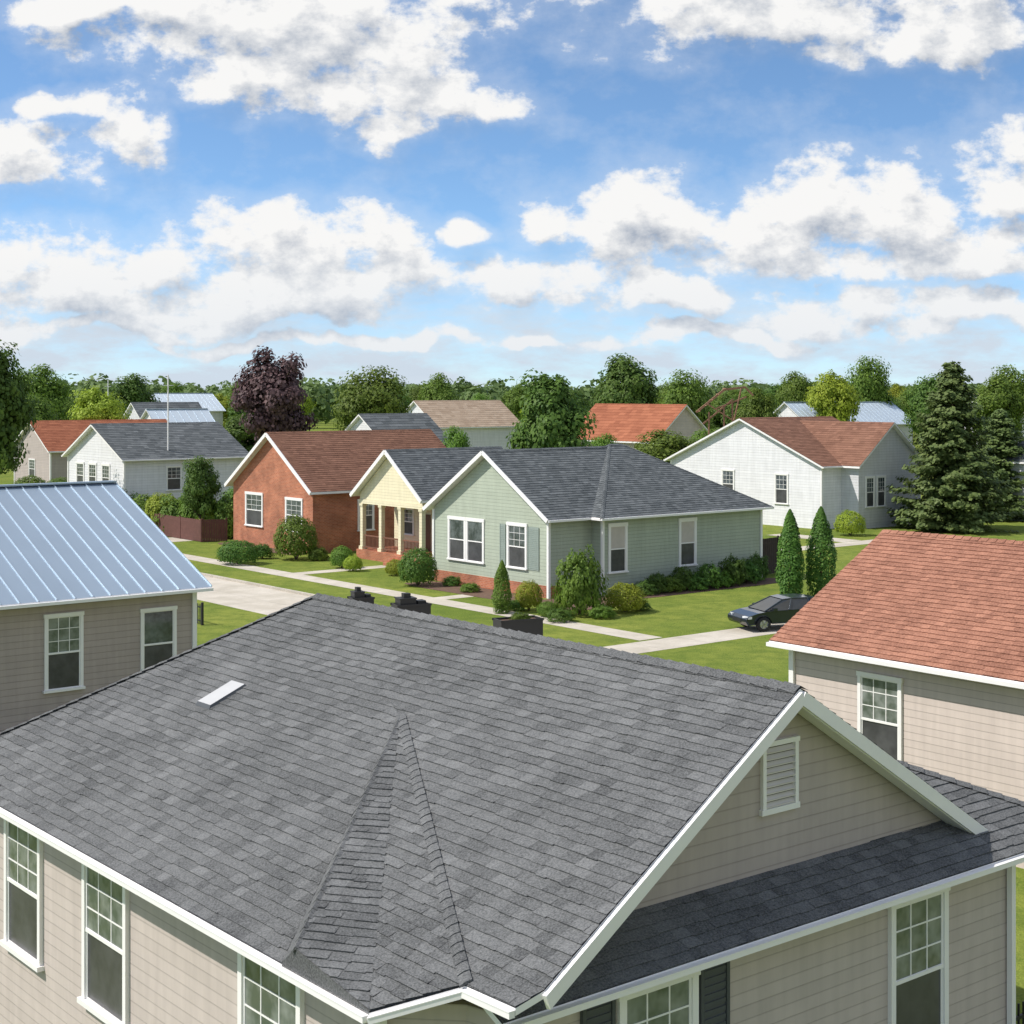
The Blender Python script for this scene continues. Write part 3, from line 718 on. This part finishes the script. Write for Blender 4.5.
fence('wooden_fence','dark brown stained wooden fence beside the brick house',[(50.4,92.6),(48.9,93.2),(48.9,102.5)],1.5,M['fence'])
fence('wooden_fence','dark wooden fence panel at the end of green house',[(63.1,57.2),(65.2,57.2)],2.0,M['fence2'])
fence('iron_fence','low black iron railing on the lawn',[(31.5,60),(31.5,64)],.9,M['black'],.14,iron=True)
fence('iron_fence','black iron fence beside the beige house',[(18.5,12.6),(24,12.6)],1.3,M['black'],.12,iron=True)
def pole(X,Yd,h,label):
    mb=MB(); mb.lathe((0,0,0),[(.12,0),(.12,.3),(.07,.35),(.05,h),(.0,h)],8); mb.beam((-.4,0,h*.93),(.4,0,h*.93),.05,.05)
    thing('pole',label,'pole',(X,Yd,0),.3,None,mb.mesh('pole',[M['white']]))
pole(T(168,118),118,11.3,'thin white mast behind the white house'); pole(T(108,190),190,11.5,'thin white mast among distant trees')
mb=MB()
for x in(-1.2,.2,1.0): mb.beam((x,0,0),(x*.9,.1,8.8+x*.4),.12,.12)
mb.beam((-2.2,0,8.3),(.2,0,10.2),.14,.18); mb.beam((.2,0,10.2),(2.0,.1,10.4),.14,.17); mb.beam((2.0,.1,10.4),(2.7,.1,9.7),.10,.14)
mb.beam((-1.6,.2,7.3),(1.0,.2,9.4),.10,.12); mb.beam((-.4,.4,8.6),(2.2,.4,9.6),.10,.12); mb.beam((-1.3,-.3,9.0),(.9,-.3,7.6),.08,.10); mb.beam((.9,-.3,7.4),(1.6,-.2,10.3),.08,.10)
for k in range(5):
    t=k/4; mb.beam((-2.0+2.2*t,-.6,8.4+1.9*t),(-2.0+2.2*t,.6,8.4+1.9*t),.06,.07)
thing('timber_framework','tan brown open timber framework above the rooftops','framework',(T(722,130),130,0),.1,None,mb.mesh('timber_framework',[M['rustwood']]))
# ============================================================ PLANTERS
def planter(a,b,w,d,h,label,lid=False):
    mb=MB(); x,y=w/2,d/2
    t=.06
    mb.box(-x,x,-y,-y+t,0,h);mb.box(-x,x,y-t,y,0,h);mb.box(-x,-x+t,-y+t,y-t,0,h);mb.box(x-t,x,-y+t,y-t,0,h)
    mb.box(-x-.03,x+.03,-y-.03,-y,h-.08,h+.01); mb.box(-x-.03,x+.03,y,y+.03,h-.08,h+.01);mb.box(-x+t,x-t,-y+t,y-t,h-.15,h-.07,1)
    if lid:
        mb.box(-x*.8,x*.15,-y*.8,y*.8,h-.07,h+.22); mb.box(-x*.85,x*.2,-y*.85,y*.85,h+.22,h+.27); mb.box(x*.3,x*.8,-y*.6,y*.6,h-.07,h+.12)
        mb.box(-x*.5,-x*.1,-y*.4,y*.4,h+.27,h+.45)
    r=thing('planter_box',label,'planter',W(a,b),TH-.25,None,mb.mesh('planter_box',[M['black'],m]))
    if not lid:
        o=obj('foliage',BM['g2'],r,(0.1,0,h-.1)); o.scale=(x*.45,y*.8,.22)
def wp(X,Yd): return CA*X+SA*Yd, -SA*X+CA*Yd
planter(*wp(T(518,61),61),1.8,.8,1.1,'black rectangular planter box with small plants')
planter(*wp(T(411,66),66),1.5,.8,1.0,'black rectangular box with stepped black lid',True)
planter(*wp(T(361,70),70),1.0,.7,.75,'small black box with stepped black lid',True)
# ============================================================ CAR
m,nt,b=nmat('dark_blue_grey_car_paint'); b.inputs['Metallic'].default_value=.6; b.inputs['Roughness'].default_value=.28; b.inputs['Coat Weight'].default_value=.8
tc=N(nt,'ShaderNodeTexCoord'); L(nt,mix(nt,noi(nt,tc.outputs['Object'],2,3),(.025,.033,.042),(.045,.055,.065)),b.inputs['Base Color'])
paint=m; cg=glassmat('car_glass',(.03,.035,.04),.04); tyre=plain('tyre_rubber',(.02,.02,.02),.9); rimm=plain('alloy_rim',(.5,.5,.52),.3,.9); lampm=plain('headlight_lens',(.7,.72,.75),.1); red=plain('tail_light_lens',(.45,.02,.02),.2)
cx_,cy_=50.3,43.9
car=thing('parked_car','dark blue grey hatchback parked on the driveway','car',W(cx_,cy_,.012),TH+math.pi-.35); car.scale=(.97,.95,.90)
def arc(cx,r,n=9): return [(cx+r*math.cos(math.pi*k/(n-1)),.34+r*math.sin(math.pi*k/(n-1))) for k in range(n)]
prof=[(-2.15,.32)]+[(x,z) for x,z in reversed(arc(-1.35,.39))]+[(x,z) for x,z in reversed(arc(1.35,.39))]+[(2.12,.3),(2.22,.48),(2.2,.62),(2.05,.74),(1.6,.86),(1.05,.93),(-1.9,1.0),(-2.16,.92),(-2.22,.6)]
mb=MB()
ys=[-.78,-.87,-.90,.90,.87,.78]; zc=[.93,.97,1,1,.97,.93]; sc=[.95,.98,1,1,.98,.95]
idx=[]
for y,s,zz in zip(ys,sc,zc):
    i=len(mb.v); mb.v+=[(x*(s if abs(x)>1.9 else 1),y,.62+(z-.62)*(zz if z>.6 else 1)) for x,z in prof]; idx.append(i)
n=len(prof)
for k in range(5):
    for j in range(n): mb.f.append((idx[k]+j,idx[k]+(j+1)%n,idx[k+1]+(j+1)%n,idx[k+1]+j)); mb.m.append(0); mb.t.append(.5)
mb.f.append(tuple(range(idx[0],idx[0]+n))); mb.f.append(tuple(reversed(range(idx[5],idx[5]+n)))); mb.m+=[0,0]; mb.t+=[.5,.5]
base=[(1.25,.78,.93),(.1,.84,.95),(-.9,.84,.97),(-2.05,.76,.97)]
topp=[(.30,.58,1.40),(-.1,.62,1.45),(-.9,.61,1.45),(-1.5,.56,1.38)]
for sg in(1,-1):
    for bq,tq in zip(base,topp): mb.beam((bq[0],bq[1]*sg,bq[2]),(tq[0],tq[1]*sg,tq[2]),.06,.06)
    for p,q in zip(topp,topp[1:]): mb.beam((p[0],p[1]*sg,p[2]),(q[0],q[1]*sg,q[2]),.06,.06)
for p,q in zip(topp,topp[1:]):
    mb.face([(p[0],-p[1],p[2]+.03),(p[0],p[1],p[2]+.03),(q[0],q[1],q[2]+.03),(q[0],-q[1],q[2]+.03)])
body=obj('body',mb.mesh('body',[paint]),car); bv=body.modifiers.new('b','BEVEL'); bv.width=.02; bv.segments=2; bv.limit_method='ANGLE'
mb=MB(); 
for sg in(1,-1):
    for k in range(3): mb.face([(base[k][0],base[k][1]*sg,base[k][2]),(base[k+1][0],base[k+1][1]*sg,base[k+1][2]),(topp[k+1][0],topp[k+1][1]*sg,topp[k+1][2]),(topp[k][0],topp[k][1]*sg,topp[k][2])])
for k in(0,3): mb.face([(base[k][0],base[k][1],base[k][2]),(base[k][0],-base[k][1],base[k][2]),(topp[k][0],-topp[k][1],topp[k][2]),(topp[k][0],topp[k][1],topp[k][2])])
obj('window_glass',mb.mesh('window_glass',[cg]),car)
wm=MB(); wm.lathe((0,0,0),[(.2,-.1),(.31,-.11),(.335,-.08),(.335,.08),(.31,.11),(.2,.1)],24); wme=wm.mesh('tyre',[tyre],smooth=True)
rm=MB(); rm.lathe((0,0,0),[(0,.07),(.05,.08),(.05,.06),(.19,.05),(.21,.1)],20)
for k in range(5):
    t=k*1.2566; rm.beam((0,0,.085),(math.cos(t)*.2,math.sin(t)*.2,.085),.05,.03,up=Vector((0,0,1)))
rme=rm.mesh('rim',[rimm])
for x in(-1.35,1.35):
    for sg in(1,-1):
        w=obj('wheel',wme,car,(x,.8*sg,.335),(math.pi/2*-sg,0,0)); obj('rim',rme,w)
for sg in(1,-1):
    mb=MB(); mb.prism([(2.19,.5*sg),(2.10,.86*sg),(1.9,.84*sg),(2.05,.5*sg)],.6,.72); obj('headlight',mb.mesh('headlight',[lampm]),car)
    mb=MB(); mb.prism([(-2.22,.55*sg),(-2.17,.87*sg),(-2.0,.89*sg),(-2.1,.55*sg)],.72,.88); obj('tail_light',mb.mesh('tail_light',[red]),car)
    mb=MB(); mb.box(.75,.95,.86*sg,1.0*sg,.95,1.07); obj('wing_mirror',mb.mesh('wing_mirror',[paint]),car)
mb=MB(); mb.box(2.17,2.225,-.4,.4,.42,.58); obj('grille',mb.mesh('grille',[M['black']]),car)
# ============================================================ CAMERA
cam=bpy.data.cameras.new('camera'); co=bpy.data.objects.new('camera',cam); col.objects.link(co)
co.location=(0,0,10); co.rotation_euler=(math.pi/2,0,0); cam.lens=1550/1024*36; cam.sensor_width=36; cam.shift_y=-(512-392)/1024; cam.clip_end=8000; cam.clip_start=.5
scene.camera=co
# ============================================================ LIGHT
el=math.radians(49); hx,hy=-.985,-.17; l=math.hypot(hx,hy); hx/=l;hy/=l
sd=Vector((hx*math.cos(el),hy*math.cos(el),math.sin(el)))
sl=bpy.data.lights.new('sun','SUN'); sl.energy=5.0; sl.angle=math.radians(.5); sl.color=(1,.945,.875)
so=bpy.data.objects.new('sun',sl); col.objects.link(so); so.rotation_euler=sd.to_track_quat('Z','Y').to_euler(); so.location=(-30,-10,60)
w=bpy.data.worlds.new('World'); scene.world=w; w.use_nodes=True; nt=w.node_tree; nt.nodes.clear()
out=N(nt,'ShaderNodeOutputWorld'); tc=N(nt,'ShaderNodeTexCoord'); sx=N(nt,'ShaderNodeSeparateXYZ'); L(nt,tc.outputs['Generated'],sx.inputs[0])
def skybg():
    sky=N(nt,'ShaderNodeTexSky'); sky.sky_type='NISHITA'; sky.sun_disc=False; sky.sun_elevation=el; sky.sun_rotation=math.atan2(hx,hy)%(2*math.pi)
    sky.dust_density=.4; sky.ozone_density=1.5; sky.air_density=1.0
    mp=N(nt,'ShaderNodeCombineXYZ'); L(nt,sx.outputs[0],mp.inputs[0]);L(nt,sx.outputs[1],mp.inputs[1]); L(nt,mth(nt,'ADD',mth(nt,'MULTIPLY',sx.outputs[2],2.0),.05),mp.inputs[2]); L(nt,mp.outputs[0],sky.inputs[0])
    b1=N(nt,'ShaderNodeBackground'); b1.inputs[1].default_value=.148
    L(nt,mix(nt,1.0,sky.outputs[0],(1.04,1.25,1.34),'MULTIPLY'),b1.inputs[0]); return b1
b1=skybg()
ay=mth(nt,'MAXIMUM',mth(nt,'ABSOLUTE',sx.outputs[1]),.08)
U=mth(nt,'MULTIPLY',mth(nt,'DIVIDE',sx.outputs[0],ay),1.55); V=mth(nt,'MULTIPLY',mth(nt,'DIVIDE',sx.outputs[2],ay),1.55)
uv=N(nt,'ShaderNodeCombineXYZ'); L(nt,U,uv.inputs[0]); L(nt,V,uv.inputs[1])
grp=bpy.data.node_groups.new('cloud_density','ShaderNodeTree'); grp.interface.new_socket('Vector',in_out='INPUT',socket_type='NodeSocketVector'); grp.interface.new_socket('Density',in_out='OUTPUT',socket_type='NodeSocketFloat')
gi=N(grp,'NodeGroupInput'); go=N(grp,'NodeGroupOutput')
wn=grp.nodes.new('ShaderNodeTexNoise'); wn.inputs['Scale'].default_value=9; wn.inputs['Detail'].default_value=4; L(grp,gi.outputs[0],wn.inputs['Vector'])
vm=N(grp,'ShaderNodeVectorMath',operation='SUBTRACT'); L(grp,wn.outputs['Color'],vm.inputs[0]); vm.inputs[1].default_value=(.5,.5,.5)
vs=N(grp,'ShaderNodeVectorMath',operation='MULTIPLY'); L(grp,vm.outputs[0],vs.inputs[0]); vs.inputs[1].default_value=(.15,.10,0)
va=N(grp,'ShaderNodeVectorMath',operation='ADD'); L(grp,gi.outputs[0],va.inputs[0]); L(grp,vs.outputs[0],va.inputs[1])
s2=N(grp,'ShaderNodeSeparateXYZ'); L(grp,va.outputs[0],s2.inputs[0])
blobs=[(290,28,200,72),(430,112,100,38),(120,0,100,28),(210,65,90,36),(370,85,130,54),
 (800,0,240,66),(970,35,80,34),
 (670,225,125,62),(590,222,60,36),(870,225,190,58),(1010,175,80,62),(770,240,120,48),(900,270,190,24),
 (290,250,120,48),(90,268,140,44),(210,300,280,30),(380,280,110,26),
 (10,162,80,48),(125,132,40,36),(60,104,48,20),
 (460,234,34,16),(530,285,120,24),(640,298,140,20),
 (880,315,170,22),(60,325,140,14),(1000,322,120,18),(700,335,120,12),(330,338,200,10),(520,340,50,8)]
acc=None
for (px,py,rx,ry) in blobs:
    cu,cv=(px-512)/1000,(392-py)/1000
    du=mth(grp,'MULTIPLY',mth(grp,'SUBTRACT',s2.outputs[0],cu),1000/rx)
    dv=mth(grp,'MULTIPLY',mth(grp,'SUBTRACT',s2.outputs[1],cv),1000/ry)
    dv=mth(grp,'MAXIMUM',dv,mth(grp,'MULTIPLY',dv,-1.35))
    r2=mth(grp,'MULTIPLY_ADD',du,du,mth(grp,'MULTIPLY',dv,dv))
    v=mth(grp,'SUBTRACT',1,r2)
    acc=v if acc is None else mth(grp,'SMOOTH_MAX',acc,v,.35)
acc=mth(grp,'MAXIMUM',acc,-1.3)
mpp=N(grp,'ShaderNodeMapping'); mpp.inputs['Scale'].default_value=(1,1.4,1); L(grp,gi.outputs[0],mpp.inputs[0])
nn=noi(grp,mpp.outputs[0],12,8,.62)
dn=mth(grp,'ADD',mth(grp,'MULTIPLY',acc,.62),mth(grp,'MULTIPLY',mth(grp,'SUBTRACT',nn,.5),3.3))
L(grp,dn,go.inputs[0])
def dens(off=None):
    g=N(nt,'ShaderNodeGroup'); g.node_tree=grp
    if off:
        a=N(nt,'ShaderNodeVectorMath',operation='ADD'); L(nt,uv.outputs[0],a.inputs[0]); a.inputs[1].default_value=off; L(nt,a.outputs[0],g.inputs[0])
    else: L(nt,uv.outputs[0],g.inputs[0])
    return g.outputs[0]
d0=dens(); d1=dens((-.012,.026,0))
mask=remap(nt,d0,-.18,.40,0,1,True)
veil=remap(nt,d0,-.9,.1,0,.22)
mask=mth(nt,'MAXIMUM',mask,veil)
lit=mth(nt,'MULTIPLY',mth(nt,'SUBTRACT',d0,d1),.62)
thick=remap(nt,d1,.15,1.15,0,.52)
shade=mth(nt,'SUBTRACT',mth(nt,'ADD',.94,lit),thick,clamp=True)
ccol=mix(nt,shade,(.37,.43,.53),(.98,.975,.965))
ccol=mix(nt,remap(nt,V,.03,.15,.5,0),ccol,(.74,.81,.89))
mw=N(nt,'ShaderNodeMapping'); mw.inputs['Scale'].default_value=(3.4,11,1); L(nt,uv.outputs[0],mw.inputs[0])
wisp=remap(nt,noi(nt,mw.outputs[0],2.2,6,.62),.40,.64,0,.85)
haze=remap(nt,V,.0,.14,.50,0)
wv=mth(nt,'ADD',mth(nt,'MULTIPLY',wisp,remap(nt,V,.06,.18,1,.0)),haze,clamp=True)
b2=N(nt,'ShaderNodeBackground'); L(nt,ccol,b2.inputs[0]); b2.inputs[1].default_value=.96
b3=N(nt,'ShaderNodeBackground'); b3.inputs[0].default_value=(.68,.78,.89,1); b3.inputs[1].default_value=.92
m1=N(nt,'ShaderNodeMixShader'); L(nt,wv,m1.inputs[0]); L(nt,b1.outputs[0],m1.inputs[1]); L(nt,b3.outputs[0],m1.inputs[2])
m2=N(nt,'ShaderNodeMixShader'); L(nt,mask,m2.inputs[0]); L(nt,m1.outputs[0],m2.inputs[1]); L(nt,b2.outputs[0],m2.inputs[2])
b1b=skybg()
b4=N(nt,'ShaderNodeBackground'); b4.inputs[0].default_value=(.95,.94,.92,1); b4.inputs[1].default_value=.9  # bright cloud cover outside the view, added to strengthen the fill light
cm_=remap(nt,noi(nt,tc.outputs['Generated'],3.2,2,.6),.46,.55,0,1)
m3=N(nt,'ShaderNodeMixShader'); L(nt,cm_,m3.inputs[0]); L(nt,b1b.outputs[0],m3.inputs[1]); L(nt,b4.outputs[0],m3.inputs[2])
win=mth(nt,'MULTIPLY',mth(nt,'LESS_THAN',mth(nt,'ABSOLUTE',U),.95),mth(nt,'LESS_THAN',V,.62))
win=mth(nt,'MULTIPLY',win,mth(nt,'GREATER_THAN',sx.outputs[1],0)); win=mth(nt,'MULTIPLY',win,mth(nt,'GREATER_THAN',sx.outputs[2],-.002))
m4=N(nt,'ShaderNodeMixShader'); L(nt,win,m4.inputs[0]); L(nt,m3.outputs[0],m4.inputs[1]); L(nt,m2.outputs[0],m4.inputs[2])
L(nt,m4.outputs[0],out.inputs[0])
w.cycles.sampling_method='MANUAL'; w.cycles.sample_map_resolution=512
scene.view_settings.view_transform='Standard'; scene.view_settings.look='None'; scene.view_settings.exposure=0
